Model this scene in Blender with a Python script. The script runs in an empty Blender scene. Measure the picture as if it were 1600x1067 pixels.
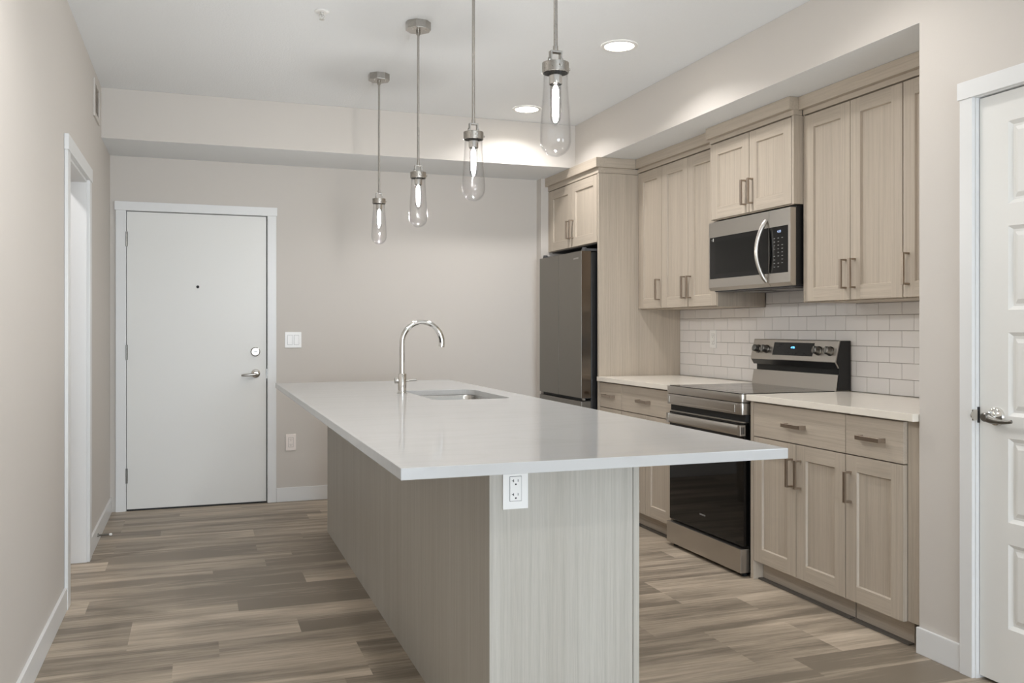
import bpy, bmesh, math, random
from mathutils import Vector, Matrix, Euler
random.seed(7)
PI = math.pi
SC = bpy.context.scene
COL = SC.collection

# ------------------------------------------------------------ camera
cd = bpy.data.cameras.new('camera'); cam = bpy.data.objects.new('camera', cd); COL.objects.link(cam)
cd.sensor_width = 36.0; cd.lens = 1403.96 / 1600 * 36.0
cd.shift_y = (513.49 - 533.5) / 1600.0
cd.clip_start = 0.05
cam.location = (0, 0, 1.2406); cam.rotation_euler = (PI / 2, 0, -0.3384)
SC.camera = cam

# ------------------------------------------------------------ exposure, sky, big lights
vs = SC.view_settings
vs.view_transform = 'Standard'; vs.look = 'None'; vs.gamma = 1.0; vs.use_curve_mapping = False
vs.exposure = 1.12
W = bpy.data.worlds.new('sky'); SC.world = W; W.use_nodes = True
bg = W.node_tree.nodes['Background']; bg.inputs[0].default_value = (0.74, 0.86, 1.0, 1); bg.inputs[1].default_value = 0.5
SC.cycles.sample_clamp_indirect = 3.0
SC.cycles.blur_glossy = 0.5

def area(name, loc, rot, sx, sy, power, color, spread=PI, shape='RECTANGLE'):
    l = bpy.data.lights.new(name, 'AREA'); l.shape = shape; l.size = sx
    if shape == 'RECTANGLE': l.size_y = sy
    l.energy = power; l.color = color; l.spread = spread
    o = bpy.data.objects.new(name, l); COL.objects.link(o); o.location = loc; o.rotation_euler = rot
    return o
# daylight at the glazing behind the camera (rear wall); unseen side window and lamp added for fill
area('daylight_rear', (1.0, -6.0, 1.0), (PI / 2 + 0.30, 0, 0), 2.9, 2.0, 160, (0.80, 0.90, 1.0))
area('fill_side', (5.06, -3.2, 1.45), (PI / 2 + 0.3, 0, PI / 2), 2.2, 1.7, 62, (0.80, 0.90, 1.0))

# ------------------------------------------------------------ materials
def newmat(name):
    m = bpy.data.materials.new(name); m.use_nodes = True
    return m, m.node_tree.nodes, m.node_tree.links, m.node_tree.nodes['Principled BSDF']
def lin(c):
    f = lambda v: v / 12.92 if v <= 0.04045 else ((v + 0.055) / 1.055) ** 2.4
    return (f(c[0] / 255), f(c[1] / 255), f(c[2] / 255), 1)
def plain(name, rgb, rough=0.5, metal=0.0, spec=0.5, emis=None, es=0.0, bump=0.0, bscale=300, coat=0.0):
    m, N, L, B = newmat(name)
    B.inputs['Base Color'].default_value = lin(rgb); B.inputs['Roughness'].default_value = rough
    B.inputs['Metallic'].default_value = metal; B.inputs['Specular IOR Level'].default_value = spec
    B.inputs['Coat Weight'].default_value = coat; B.inputs['Coat Roughness'].default_value = 0.03
    if emis: B.inputs['Emission Color'].default_value = lin(emis); B.inputs['Emission Strength'].default_value = es
    # a faint procedural mottling, so that no surface is dead flat
    tc = N.new('ShaderNodeTexCoord'); nz = N.new('ShaderNodeTexNoise'); nz.inputs['Scale'].default_value = bscale
    nz.inputs['Detail'].default_value = 3
    L.new(tc.outputs['Object'], nz.inputs['Vector'])
    if bump:
        bp = N.new('ShaderNodeBump'); bp.inputs['Strength'].default_value = bump; bp.inputs['Distance'].default_value = 0.002
        L.new(nz.outputs['Fac'], bp.inputs['Height']); L.new(bp.outputs[0], B.inputs['Normal'])
    mr = N.new('ShaderNodeMapRange'); mr.inputs['To Min'].default_value = max(0, rough - 0.03); mr.inputs['To Max'].default_value = min(1, rough + 0.03)
    L.new(nz.outputs['Fac'], mr.inputs['Value']); L.new(mr.outputs[0], B.inputs['Roughness'])
    return m
def wood(name, axis, c1, c2, c3):
    """light woodgrain laminate; axis = direction the grain runs"""
    m, N, L, B = newmat(name)
    tc = N.new('ShaderNodeTexCoord'); oi = N.new('ShaderNodeObjectInfo')
    off = N.new('ShaderNodeVectorMath'); off.operation = 'ADD'
    sc = N.new('ShaderNodeVectorMath'); sc.operation = 'SCALE'; sc.inputs['Scale'].default_value = 7.0
    cb = N.new('ShaderNodeCombineXYZ')
    for i in range(3): L.new(oi.outputs['Random'], cb.inputs[i])
    L.new(cb.outputs[0], sc.inputs[0]); L.new(tc.outputs['Object'], off.inputs[0]); L.new(sc.outputs[0], off.inputs[1])
    def nz(across, along, detail, rough=0.6, dist=0.0):
        mp = N.new('ShaderNodeMapping'); s = [across] * 3; s['XYZ'.index(axis)] = along; mp.inputs['Scale'].default_value = s
        n = N.new('ShaderNodeTexNoise'); n.inputs['Scale'].default_value = 1.0; n.inputs['Detail'].default_value = detail
        n.inputs['Roughness'].default_value = rough; n.inputs['Distortion'].default_value = dist
        L.new(off.outputs[0], mp.inputs['Vector']); L.new(mp.outputs[0], n.inputs['Vector']); return n
    a = nz(14, 0.35, 3, 0.5, 0.3); b = nz(95, 1.3, 5, 0.7); c = nz(520, 9, 3, 0.8)
    r1 = N.new('ShaderNodeValToRGB'); r1.color_ramp.elements[0].position = 0.28; r1.color_ramp.elements[1].position = 0.72
    r1.color_ramp.elements[0].color = lin(c2); r1.color_ramp.elements[1].color = lin(c1)
    L.new(a.outputs['Fac'], r1.inputs[0])
    rb = N.new('ShaderNodeMapRange'); rb.inputs['From Min'].default_value = 0.42; rb.inputs['From Max'].default_value = 0.70
    rb.inputs['To Max'].default_value = 0.6; L.new(b.outputs['Fac'], rb.inputs['Value'])
    mx = N.new('ShaderNodeMix'); mx.data_type = 'RGBA'; L.new(rb.outputs[0], mx.inputs[0])
    L.new(r1.outputs[0], mx.inputs[6]); mx.inputs[7].default_value = lin(c3)
    rc = N.new('ShaderNodeMapRange'); rc.inputs['From Min'].default_value = 0.35; rc.inputs['From Max'].default_value = 0.65
    rc.inputs['To Min'].default_value = 0.93; rc.inputs['To Max'].default_value = 1.05; L.new(c.outputs['Fac'], rc.inputs['Value'])
    ml = N.new('ShaderNodeVectorMath'); ml.operation = 'SCALE'; L.new(mx.outputs[2], ml.inputs[0]); L.new(rc.outputs[0], ml.inputs['Scale'])
    L.new(ml.outputs[0], B.inputs['Base Color'])
    B.inputs['Roughness'].default_value = 0.48; B.inputs['Specular IOR Level'].default_value = 0.4
    bp = N.new('ShaderNodeBump'); bp.inputs['Strength'].default_value = 0.12; bp.inputs['Distance'].default_value = 0.0006
    L.new(b.outputs['Fac'], bp.inputs['Height']); L.new(bp.outputs[0], B.inputs['Normal'])
    return m
WC = ((193, 181, 165), (182, 170, 155), (163, 151, 136))
WI = ((187, 183, 174), (177, 172, 162), (163, 158, 148))
M = {}
M['wood_v'] = wood('light oak laminate vertical grain', 'Z', *WC)
M['wood_h'] = wood('light oak laminate horizontal grain', 'Y', *WC)
M['wood_crown'] = wood('light oak crown laminate', 'Y', *WC)
M['wood_crown_x'] = wood('light oak crown return laminate', 'X', *WC)
M['wood_island'] = wood('island laminate vertical grain', 'Z', *WI)
M['wall'] = plain('warm greige wall paint', (206, 200, 193), 0.75, bump=0.12, bscale=220)
M['ceil'] = plain('white textured ceiling', (238, 240, 241), 0.9, bump=0.9, bscale=120)
M['bulk'] = plain('painted bulkhead underside', (233, 235, 236), 0.85, bump=0.5, bscale=140)
M['trim'] = plain('white trim enamel', (226, 226, 225), 0.35, bump=0.02)
M['doorw'] = plain('white door enamel', (228, 227, 223), 0.38, bump=0.05, bscale=90)
M['plastic'] = plain('white plastic', (240, 239, 236), 0.3)
M['plastic_warm'] = plain('almond-white plastic', (240, 230, 223), 0.3)
M['slot'] = plain('dark slot', (30, 30, 32), 0.6)
M['chrome'] = plain('polished chrome', (226, 224, 220), 0.06, 1.0)
M['nickel'] = plain('satin nickel', (176, 172, 166), 0.28, 1.0)
M['nickel_dark'] = plain('dark satin lever', (132, 130, 126), 0.32, 1.0)
M['pull'] = plain('brushed bronze-nickel pull', (164, 151, 138), 0.38, 1.0)
M['white_emit'] = plain('downlight lens', (255, 250, 240), 0.4, emis=(255, 247, 232), es=9.0)
M['filament'] = plain('glowing filament', (255, 240, 210), 0.4, emis=(252, 251, 248), es=300.0)
M['black'] = plain('black enamel', (24, 24, 25), 0.32)
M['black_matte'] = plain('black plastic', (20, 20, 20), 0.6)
M['blackglass'] = plain('black glass', (8, 8, 8), 0.04, spec=0.38, coat=0.0)
M['cooktop'] = plain('ceramic cooktop glass', (30, 28, 26), 0.06, spec=0.8)
for _k in ('white_emit',): M[_k].cycles.emission_sampling = 'NONE'
M['blue'] = plain('blue display digits', (120, 200, 255), 0.4, emis=(90, 180, 255), es=2.2)
M['lcd'] = plain('grey display digits', (150, 165, 190), 0.4, emis=(140, 160, 200), es=0.5)
M['print'] = plain('grey key printing', (120, 120, 118), 0.5)
M['logo'] = plain('silver emblem', (205, 203, 198), 0.3, 0.3)
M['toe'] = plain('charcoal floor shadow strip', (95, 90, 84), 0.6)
M['oven_dark'] = plain('dark oven cavity', (8, 8, 7), 0.12, spec=0.3)
M['grey_panel'] = plain('dark grey hinge cap', (70, 70, 72), 0.45)

def steel(name, rgb, rough, axis, aniso=0.0):
    m, N, L, B = newmat(name)
    tc = N.new('ShaderNodeTexCoord'); mp = N.new('ShaderNodeMapping'); s = [1600] * 3; s['XYZ'.index(axis)] = 12; mp.inputs['Scale'].default_value = s
    n = N.new('ShaderNodeTexNoise'); n.inputs['Scale'].default_value = 1; n.inputs['Detail'].default_value = 4
    L.new(tc.outputs['Object'], mp.inputs['Vector']); L.new(mp.outputs[0], n.inputs['Vector'])
    mr = N.new('ShaderNodeMapRange'); mr.inputs['To Min'].default_value = rough - 0.02; mr.inputs['To Max'].default_value = rough + 0.03
    L.new(n.outputs['Fac'], mr.inputs['Value']); L.new(mr.outputs[0], B.inputs['Roughness'])
    B.inputs['Base Color'].default_value = lin(rgb); B.inputs['Metallic'].default_value = 1.0
    bp = N.new('ShaderNodeBump'); bp.inputs['Strength'].default_value = 0.02; bp.inputs['Distance'].default_value = 0.0001
    L.new(n.outputs['Fac'], bp.inputs['Height']); L.new(bp.outputs[0], B.inputs['Normal'])
    return m
M['steel'] = steel('brushed stainless steel', (190, 185, 178), 0.30, 'Y')
M['steel_fridge'] = steel('fridge print-resist steel', (128, 124, 117), 0.34, 'Z')
M['steel_fridge_side'] = steel('fridge glossy door side', (118, 108, 98), 0.14, 'Z')
M['steel_sink'] = steel('sink steel', (190, 188, 184), 0.25, 'X')

def quartz(name, base, vein, rough=0.09):
    m, N, L, B = newmat(name)
    tc = N.new('ShaderNodeTexCoord')
    mp = N.new('ShaderNodeMapping'); mp.inputs['Scale'].default_value = (1.2, 6.0, 3.0); mp.inputs['Rotation'].default_value = (0, 0, 0.25)
    n = N.new('ShaderNodeTexNoise'); n.inputs['Scale'].default_value = 1.0; n.inputs['Detail'].default_value = 6; n.inputs['Distortion'].default_value = 0.6
    L.new(tc.outputs['Object'], mp.inputs['Vector']); L.new(mp.outputs[0], n.inputs['Vector'])
    sb = N.new('ShaderNodeMath'); sb.operation = 'SUBTRACT'; L.new(n.outputs['Fac'], sb.inputs[0]); sb.inputs[1].default_value = 0.5
    ab = N.new('ShaderNodeMath'); ab.operation = 'ABSOLUTE'; L.new(sb.outputs[0], ab.inputs[0])
    mr = N.new('ShaderNodeMapRange'); mr.inputs['From Min'].default_value = 0.0; mr.inputs['From Max'].default_value = 0.05
    mr.inputs['To Min'].default_value = 0.3; mr.inputs['To Max'].default_value = 0.0; L.new(ab.outputs[0], mr.inputs['Value'])
    mx = N.new('ShaderNodeMix'); mx.data_type = 'RGBA'; L.new(mr.outputs[0], mx.inputs[0]); mx.inputs[6].default_value = lin(base); mx.inputs[7].default_value = lin(vein)
    out = [n_ for n_ in N if n_.type == 'OUTPUT_MATERIAL'][0]; N.remove(B)
    df = N.new('ShaderNodeBsdfDiffuse'); L.new(mx.outputs[2], df.inputs[0])
    gl = N.new('ShaderNodeBsdfGlossy'); gl.inputs['Roughness'].default_value = rough; gl.inputs[0].default_value = (.95, .95, .95, 1)
    lw = N.new('ShaderNodeLayerWeight'); lw.inputs['Blend'].default_value = 0.5
    pw = N.new('ShaderNodeMath'); pw.operation = 'POWER'; L.new(lw.outputs['Facing'], pw.inputs[0]); pw.inputs[1].default_value = 5.0
    fr = N.new('ShaderNodeMapRange'); fr.inputs['To Min'].default_value = 0.045; fr.inputs['To Max'].default_value = 1.0; L.new(pw.outputs[0], fr.inputs['Value'])
    mn = N.new('ShaderNodeMath'); mn.operation = 'MINIMUM'; mn.inputs[1].default_value = 0.50; L.new(fr.outputs[0], mn.inputs[0])
    ms = N.new('ShaderNodeMixShader'); L.new(mn.outputs[0], ms.inputs[0]); L.new(df.outputs[0], ms.inputs[1]); L.new(gl.outputs[0], ms.inputs[2])
    L.new(ms.outputs[0], out.inputs['Surface'])
    return m
M['quartz'] = quartz('white quartz', (191, 191, 190), (183, 182, 181))
M['quartz2'] = quartz('warm white quartz', (234, 227, 215), (230, 222, 210))

def tile_mat():
    m, N, L, B = newmat('white glazed wall tile')
    tc = N.new('ShaderNodeTexCoord'); mp = N.new('ShaderNodeMapping')
    n = N.new('ShaderNodeTexNoise'); n.inputs['Scale'].default_value = 9; n.inputs['Detail'].default_value = 2
    L.new(tc.outputs['Object'], n.inputs['Vector'])
    B.inputs['Base Color'].default_value = lin((232, 228, 225)); B.inputs['Roughness'].default_value = 0.16
    bp = N.new('ShaderNodeBump'); bp.inputs['Strength'].default_value = 0.15; bp.inputs['Distance'].default_value = 0.004
    L.new(n.outputs['Fac'], bp.inputs['Height']); L.new(bp.outputs[0], B.inputs['Normal'])
    return m
M['tile'] = tile_mat()
M['grout'] = plain('grey grout', (135, 127, 119), 0.9)

def thin_glass():
    m, N, L, B = newmat('clear blown glass'); N.remove(B)
    out = [n for n in N if n.type == 'OUTPUT_MATERIAL'][0]
    tr = N.new('ShaderNodeBsdfTransparent'); gl = N.new('ShaderNodeBsdfGlossy'); gl.inputs['Roughness'].default_value = 0.02
    lw = N.new('ShaderNodeLayerWeight'); lw.inputs['Blend'].default_value = 0.42
    cr = N.new('ShaderNodeValToRGB'); e = cr.color_ramp.elements
    e[0].position = 0.0; e[0].color = (0.997, 0.997, 0.997, 1); e[1].position = 0.96; e[1].color = (0.94, 0.94, 0.945, 1)
    L.new(lw.outputs['Facing'], cr.inputs[0]); L.new(cr.outputs[0], tr.inputs[0])
    pw = N.new('ShaderNodeMath'); pw.operation = 'POWER'; L.new(lw.outputs['Facing'], pw.inputs[0]); pw.inputs[1].default_value = 4.0
    fr = N.new('ShaderNodeMapRange'); fr.inputs['To Min'].default_value = 0.035; fr.inputs['To Max'].default_value = 0.6; L.new(pw.outputs[0], fr.inputs['Value'])
    mx = N.new('ShaderNodeMixShader'); L.new(fr.outputs[0], mx.inputs[0]); L.new(tr.outputs[0], mx.inputs[1]); L.new(gl.outputs[0], mx.inputs[2])
    L.new(mx.outputs[0], out.inputs['Surface'])
    return m
M['glass'] = thin_glass()

def floor_mat():
    m, N, L, B = newmat('oak-look vinyl plank')
    tc = N.new('ShaderNodeTexCoord'); at = N.new('ShaderNodeAttribute'); at.attribute_name = 'tone'
    sp = N.new('ShaderNodeSeparateColor'); L.new(at.outputs['Color'], sp.inputs[0])
    cb = N.new('ShaderNodeCombineXYZ'); L.new(sp.outputs['Green'], cb.inputs[0]); L.new(sp.outputs['Blue'], cb.inputs[1]); L.new(sp.outputs['Green'], cb.inputs[2])
    sc = N.new('ShaderNodeVectorMath'); sc.operation = 'SCALE'; sc.inputs['Scale'].default_value = 31.0; L.new(cb.outputs[0], sc.inputs[0])
    off = N.new('ShaderNodeVectorMath'); L.new(tc.outputs['Object'], off.inputs[0]); L.new(sc.outputs[0], off.inputs[1])
    def nz(sx, sy, detail, rough, dist=0.0):
        mp = N.new('ShaderNodeMapping'); mp.inputs['Scale'].default_value = (sx, sy, 1)
        n = N.new('ShaderNodeTexNoise'); n.inputs['Scale'].default_value = 1; n.inputs['Detail'].default_value = detail; n.inputs['Roughness'].default_value = rough; n.inputs['Distortion'].default_value = dist
        L.new(off.outputs[0], mp.inputs['Vector']); L.new(mp.outputs[0], n.inputs['Vector']); return n
    a = nz(0.9, 9, 3, 0.5, 0.5); b = nz(4, 70, 6, 0.65, 0.2); c = nz(14, 320, 3, 0.7)
    # tone = plank tone + broad streaks + fine grain
    def lerp(n, k, lo=0.3, hi=0.7):
        r = N.new('ShaderNodeMapRange'); r.inputs['From Min'].default_value = lo; r.inputs['From Max'].default_value = hi; r.inputs['To Min'].default_value = -k; r.inputs['To Max'].default_value = k
        L.new(n.outputs['Fac'], r.inputs['Value']); return r
    ra, rb, rc = lerp(a, 0.32), lerp(b, 0.19), lerp(c, 0.08)
    s1 = N.new('ShaderNodeMath'); L.new(sp.outputs['Red'], s1.inputs[0]); L.new(ra.outputs[0], s1.inputs[1])
    s2 = N.new('ShaderNodeMath'); L.new(s1.outputs[0], s2.inputs[0]); L.new(rb.outputs[0], s2.inputs[1])
    s3 = N.new('ShaderNodeMath'); s3.use_clamp = True; L.new(s2.outputs[0], s3.inputs[0]); L.new(rc.outputs[0], s3.inputs[1])
    cr = N.new('ShaderNodeValToRGB'); e = cr.color_ramp.elements
    e[0].position = 0.0; e[0].color = lin((124, 113, 99)); e[1].position = 1.0; e[1].color = lin((224, 209, 190))
    k = e.new(0.5); k.color = lin((183, 168, 149))
    L.new(s3.outputs[0], cr.inputs[0]); L.new(cr.outputs[0], B.inputs['Base Color'])
    B.inputs['Roughness'].default_value = 0.42; B.inputs['Specular IOR Level'].default_value = 0.35
    bp = N.new('ShaderNodeBump'); bp.inputs['Strength'].default_value = 0.12; bp.inputs['Distance'].default_value = 0.001
    L.new(b.outputs['Fac'], bp.inputs['Height']); L.new(bp.outputs[0], B.inputs['Normal'])
    return m
M['floor'] = floor_mat()

# ------------------------------------------------------------ builders
WL = {}                                   # world location of each thing's Empty
def thing(name, label, cat, loc=(0, 0, 0), group=None, kind=None):
    o = bpy.data.objects.new(name, None); COL.objects.link(o); o.location = loc; o.empty_display_size = 0.05
    if label: o['label'] = label
    if cat: o['category'] = cat
    if group: o['group'] = group
    if kind: o['kind'] = kind
    WL[o.name] = Vector(loc)
    return o
def root_loc(p):
    while p.parent: p = p.parent
    return WL.get(p.name, Vector((0, 0, 0)))
def obj(name, bm, mats, parent=None, bevel=0.0, seg=2, smooth=False, label=None, recalc=True):
    if recalc: bmesh.ops.recalc_face_normals(bm, faces=bm.faces)
    if bevel:
        es = [e for e in bm.edges if len(e.link_faces) == 2 and e.calc_face_angle(0) > 0.5]
        bmesh.ops.bevel(bm, geom=es, offset=bevel, segments=seg, profile=0.7, affect='EDGES', clamp_overlap=True)
    if parent is not None: bmesh.ops.translate(bm, verts=bm.verts, vec=-root_loc(parent))
    me = bpy.data.meshes.new(name)
    if smooth:
        for f in bm.faces: f.smooth = True
        for e in bm.edges:
            if len(e.link_faces) == 2 and e.calc_face_angle(0) > 0.6: e.smooth = False
    bm.to_mesh(me); bm.free()
    for m in (mats if isinstance(mats, (list, tuple)) else [mats]): me.materials.append(M[m] if isinstance(m, str) else m)
    o = bpy.data.objects.new(name, me); COL.objects.link(o)
    if parent is not None: o.parent = parent
    if label: o['label'] = label
    return o
def tag(o, label, cat, group=None):
    o['label'] = label; o['category'] = cat
    if group: o['group'] = group
    return o
def struct(name, bm, mats, bevel=0.0, parent=None):
    o = obj(name, bm, mats, parent, bevel)
    if parent is None: o['kind'] = 'structure'
    return o
def NB(): return bmesh.new()
def box(bm, x0, x1, y0, y1, z0, z1, mi=0):
    x0, x1 = sorted((x0, x1)); y0, y1 = sorted((y0, y1)); z0, z1 = sorted((z0, z1))
    v = [bm.verts.new(p) for p in ((x0, y0, z0), (x1, y0, z0), (x1, y1, z0), (x0, y1, z0), (x0, y0, z1), (x1, y0, z1), (x1, y1, z1), (x0, y1, z1))]
    for q in ((3, 2, 1, 0), (4, 5, 6, 7), (0, 1, 5, 4), (1, 2, 6, 5), (2, 3, 7, 6), (3, 0, 4, 7)):
        bm.faces.new([v[i] for i in q]).material_index = mi
    return bm
def B(*a, mi=0): return box(NB(), *a, mi=mi)
def prism(bm, pts, axis, a, b, mi=0):
    """extrude a closed 2-D outline along axis; pts are the other two coordinates in xyz order"""
    def P(p, t): q = list(p); q.insert('XYZ'.index(axis), t); return q
    va = [bm.verts.new(P(p, a)) for p in pts]; vb = [bm.verts.new(P(p, b)) for p in pts]
    n = len(pts)
    fs = [bm.faces.new(va[::-1]), bm.faces.new(vb)]
    for i in range(n): fs.append(bm.faces.new((va[i], va[(i + 1) % n], vb[(i + 1) % n], vb[i])))
    for f in fs: f.material_index = mi
    return bm
def lathe(bm, prof, org=(0, 0, 0), axis='Z', n=32, mi=0, cap0=True, cap1=True, flip=False):
    """prof: (radius, height) pairs; axis may be X, Y or Z"""
    rings = []
    for r, h in prof:
        ring = []
        for i in range(n):
            a = 2 * PI * i / n; u, w = r * math.cos(a), r * math.sin(a)
            p = {'Z': (u, w, h), 'X': (h, u, w), 'Y': (u, h, w)}[axis]
            ring.append(bm.verts.new((p[0] + org[0], p[1] + org[1], p[2] + org[2])))
        rings.append(ring)
    for a, b in zip(rings, rings[1:]):
        for i in range(n):
            f = bm.faces.new((a[i], a[(i + 1) % n], b[(i + 1) % n], b[i])); f.material_index = mi
    if cap0: bm.faces.new(rings[0][::-1]).material_index = mi
    if cap1: bm.faces.new(rings[-1]).material_index = mi
    return bm
def tube(bm, pts, r, n=12, mi=0, flat=1.0):
    """circle swept along a polyline, radius may be a list"""
    pts = [Vector(p) for p in pts]; rs = r if isinstance(r, (list, tuple)) else [r] * len(pts)
    t = (pts[1] - pts[0]).normalized(); up = Vector((0, 0, 1)) if abs(t.z) < 0.9 else Vector((0, 1, 0))
    nrm = (up - t * up.dot(t)).normalized(); rings = []
    for i, p in enumerate(pts):
        if i == 0: t = (pts[1] - pts[0]).normalized()
        elif i == len(pts) - 1: t = (pts[-1] - pts[-2]).normalized()
        else: t = ((pts[i + 1] - pts[i]).normalized() + (pts[i] - pts[i - 1]).normalized()).normalized()
        nrm = (nrm - t * nrm.dot(t)).normalized(); bi = t.cross(nrm)
        rings.append([bm.verts.new(p + nrm * (rs[i] * math.cos(2 * PI * k / n)) + bi * (rs[i] * flat * math.sin(2 * PI * k / n))) for k in range(n)])
    for a, b in zip(rings, rings[1:]):
        for i in range(n): bm.faces.new((a[i], a[(i + 1) % n], b[(i + 1) % n], b[i])).material_index = mi
    bm.faces.new(rings[0][::-1]).material_index = mi; bm.faces.new(rings[-1]).material_index = mi
    return bm
def copy_tree(o, parent=None):
    c = o.copy(); COL.objects.link(c); c.parent = parent
    for ch in [k for k in bpy.data.objects if k.parent == o]: copy_tree(ch, c)
    return c
def text(name, s, size, loc, rot, mat, parent, ext=0.0004):
    cu = bpy.data.curves.new(name, 'FONT'); cu.body = s; cu.size = size; cu.extrude = ext; cu.align_x = 'CENTER'; cu.align_y = 'CENTER'
    cu.materials.append(M[mat]); o = bpy.data.objects.new(name, cu); COL.objects.link(o)
    bpy.context.view_layer.update()
    me = bpy.data.meshes.new_from_object(o.evaluated_get(bpy.context.evaluated_depsgraph_get())); bpy.data.objects.remove(o)
    o = bpy.data.objects.new(name, me); COL.objects.link(o)
    if not me.materials: me.materials.append(M[mat])
    me.transform(Matrix.Translation(Vector(loc) - root_loc(parent)) @ Euler(rot).to_matrix().to_4x4()); o.parent = parent
    return o

# ------------------------------------------------------------ key dimensions (metres; camera stands over the origin)
XL, YB, XR, YK = -0.547, 6.63, 2.614, 6.035
ZC, ZS, YR = 2.722, 2.412, 2.728
XT, XBK, YREAR, XLIV = 3.230, 3.240, -5.5, 4.9      # tile face, alcove back wall, rear wall, living-room side wall
YLIV = 0.6                                           # the closet block ends here, the room widens behind it

# ------------------------------------------------------------ floor: one mesh, one face per plank
def build_floor():
    bm = NB(); cl = bm.loops.layers.color.new('tone'); W_, Y0 = 0.183, 0.094
    known = {  # row index: list of (x start, tone); first tone reaches back to the left
        15: [(-9, .55), (-.35, .62), (.499, .50), (1.96, .38), (2.35, .70)],
        14: [(-9, .5), (.3, .60), (1.2, .45), (2.12, .25)],
        16: [(-9, .30), (-1.0, .45), (.499, .48), (1.0, .30), (1.96, .55), (2.352, .64)],
        17: [(-9, .55), (-.075, .66), (.60, .52), (1.2, .4), (1.746, .50)],
        18: [(-9, .4), (-1.3, .62), (-.08, .70), (.60, .55), (1.6, .52), (2.353, .66)],
        19: [(-9, .3), (-1.1, .22), (.085, .52), (.9, .4), (1.2, .42), (2.07, .60)],
        20: [(-9, .5), (-.8, .55), (-.252, .72), (.408, .12), (1.3, .33), (2.07, .58)],
        21: [(-9, .3), (-1.2, .28), (-.252, .66), (.9, .48), (2.0, .5)],
        22: [(-9, .5), (-1.0, .40), (.178, .17), (1.0, .4), (2.1, .62)],
        23: [(-9, .72), (-.455, .30), (.8, .38), (1.5, .5), (2.45, .6)],
        24: [(-9, .42), (-.9, .33), (.512, .62), (1.6, .5)],
        25: [(-9, .5), (-.6, .42), (.082, .45), (.9, .4), (2.0, .5)],
        26: [(-9, .46), (-.8, .42), (.349, .35), (1.2, .5)],
        27: [(-9, .68), (-.438, .42), (.5, .36), (1.6, .5)],
        28: [(-9, .45), (-.9, .38), (.325, .42), (1.3, .5)],
        29: [(-9, .40), (-.427, .48), (.6, .40), (1.7, .5)],
        30: [(-9, .62), (.333, .42), (1.5, .5)],
        31: [(-9, .45), (-.2, .44), (.9, .55)],
        32: [(-9, .55), (-.43, .52), (.7, .60)],
        33: [(-9, .35), (-.43, .52), (.8, .5)],
        34: [(-9, .26), (-.10, .55), (1.1, .5)],
        35: [(-9, .50), (.3, .55)]}
    X0, X1 = -1.9, 5.0
    k = int(math.floor((YREAR - Y0) / W_))
    while Y0 + k * W_ < YB + 0.2:
        ya, yb = Y0 + k * W_, Y0 + (k + 1) * W_
        if k in known: pl = known[k]
        else:
            x = X0 - random.uniform(0, 1.2); pl = []
            while x < X1: pl.append((x, random.choice((.25, .4, .5, .55, .65, .7)))); x += 1.22
        for i, (xs, tone) in enumerate(pl):
            xe = pl[i + 1][0] if i + 1 < len(pl) else X1
            a, b = max(xs, X0), min(xe, X1)
            if b <= a: continue
            f = bm.faces.new([bm.verts.new(p) for p in ((a, ya, 0), (b, ya, 0), (b, yb, 0), (a, yb, 0))])
            g, h = random.random(), random.random()
            for l in f.loops: l[cl] = (tone, g, h, 1)
        k += 1
    # slab under the planks
    struct('floor', bm, 'floor')
    s = B(-1.9, 5.0, YREAR, YB + 0.2, -0.12, -0.002); struct('floor_slab', s, 'grout')
build_floor()

# ------------------------------------------------------------ walls, ceiling, bulkheads
T = 0.12
OY0, OY1, OZ = 4.462, 5.268, 2.035                    # cased opening in the left wall
bm = NB()
box(bm, XL - T, XL, YREAR, OY0, 0, ZC); box(bm, XL - T, XL, OY1, YB + T, 0, ZC); box(bm, XL - T, XL, OY0, OY1, OZ, ZC)
struct('wall_left', bm, 'wall')
bm = NB()                                              # entrance wall with the door's opening
DX0, DX1, DZ = -0.462, 0.494, 2.058
box(bm, XL, DX0, YB, YB + T, 0, ZC); box(bm, DX1, 3.36, YB, YB + T, 0, ZC); box(bm, DX0, DX1, YB, YB + T, DZ, ZC)
box(bm, XL - T, DX1 + 0.1, YB + T, YB + T + 0.02, 0, 2.2)
struct('wall_back', bm, 'wall')
struct('wall_fridge', B(2.540, 3.24, 6.535, YB, 0, ZS), 'wall')
bm = NB()                                              # right wall: pantry block in front of the kitchen alcove
CY0, CY1, CZ = 1.60, 2.478, 2.078
box(bm, XR, XR + T, CY1, YR, 0, ZC); box(bm, XR, XR + T, YLIV, CY0, 0, ZC); box(bm, XR, XR + T, CY0, CY1, CZ, ZC)
box(bm, XR + T, XBK + T, YR - T, YR, 0, ZC); box(bm, XR + T, XLIV + T, YLIV, YLIV + T, 0, ZC)
box(bm, XR + 0.5, XR + 0.52, YLIV + T, YR - T, 0, ZC)
struct('wall_right', bm, 'wall')
struct('wall_kitchen', B(XBK, XBK + T, YR, YB, 0, ZC), 'wall')
struct('wall_living', (lambda b: (box(b, XLIV, XLIV + T, YREAR, -4.4, 0, ZC), box(b, XLIV, XLIV + T, -2.0, YLIV + T, 0, ZC), box(b, XLIV, XLIV + T, -4.4, -2.0, 0, .6), box(b, XLIV, XLIV + T, -4.4, -2.0, 2.3, ZC), b)[-1])(NB()), 'wall')
bm = NB()
box(bm, XL - T, -0.5, YREAR - T, YREAR, 0, ZC); box(bm, 2.5, XLIV + T, YREAR - T, YREAR, 0, ZC); box(bm, -0.5, 2.5, YREAR - T, YREAR, 2.4, ZC); box(bm, -0.5, 2.5, YREAR - T, YREAR, 0, 0.05)
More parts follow.
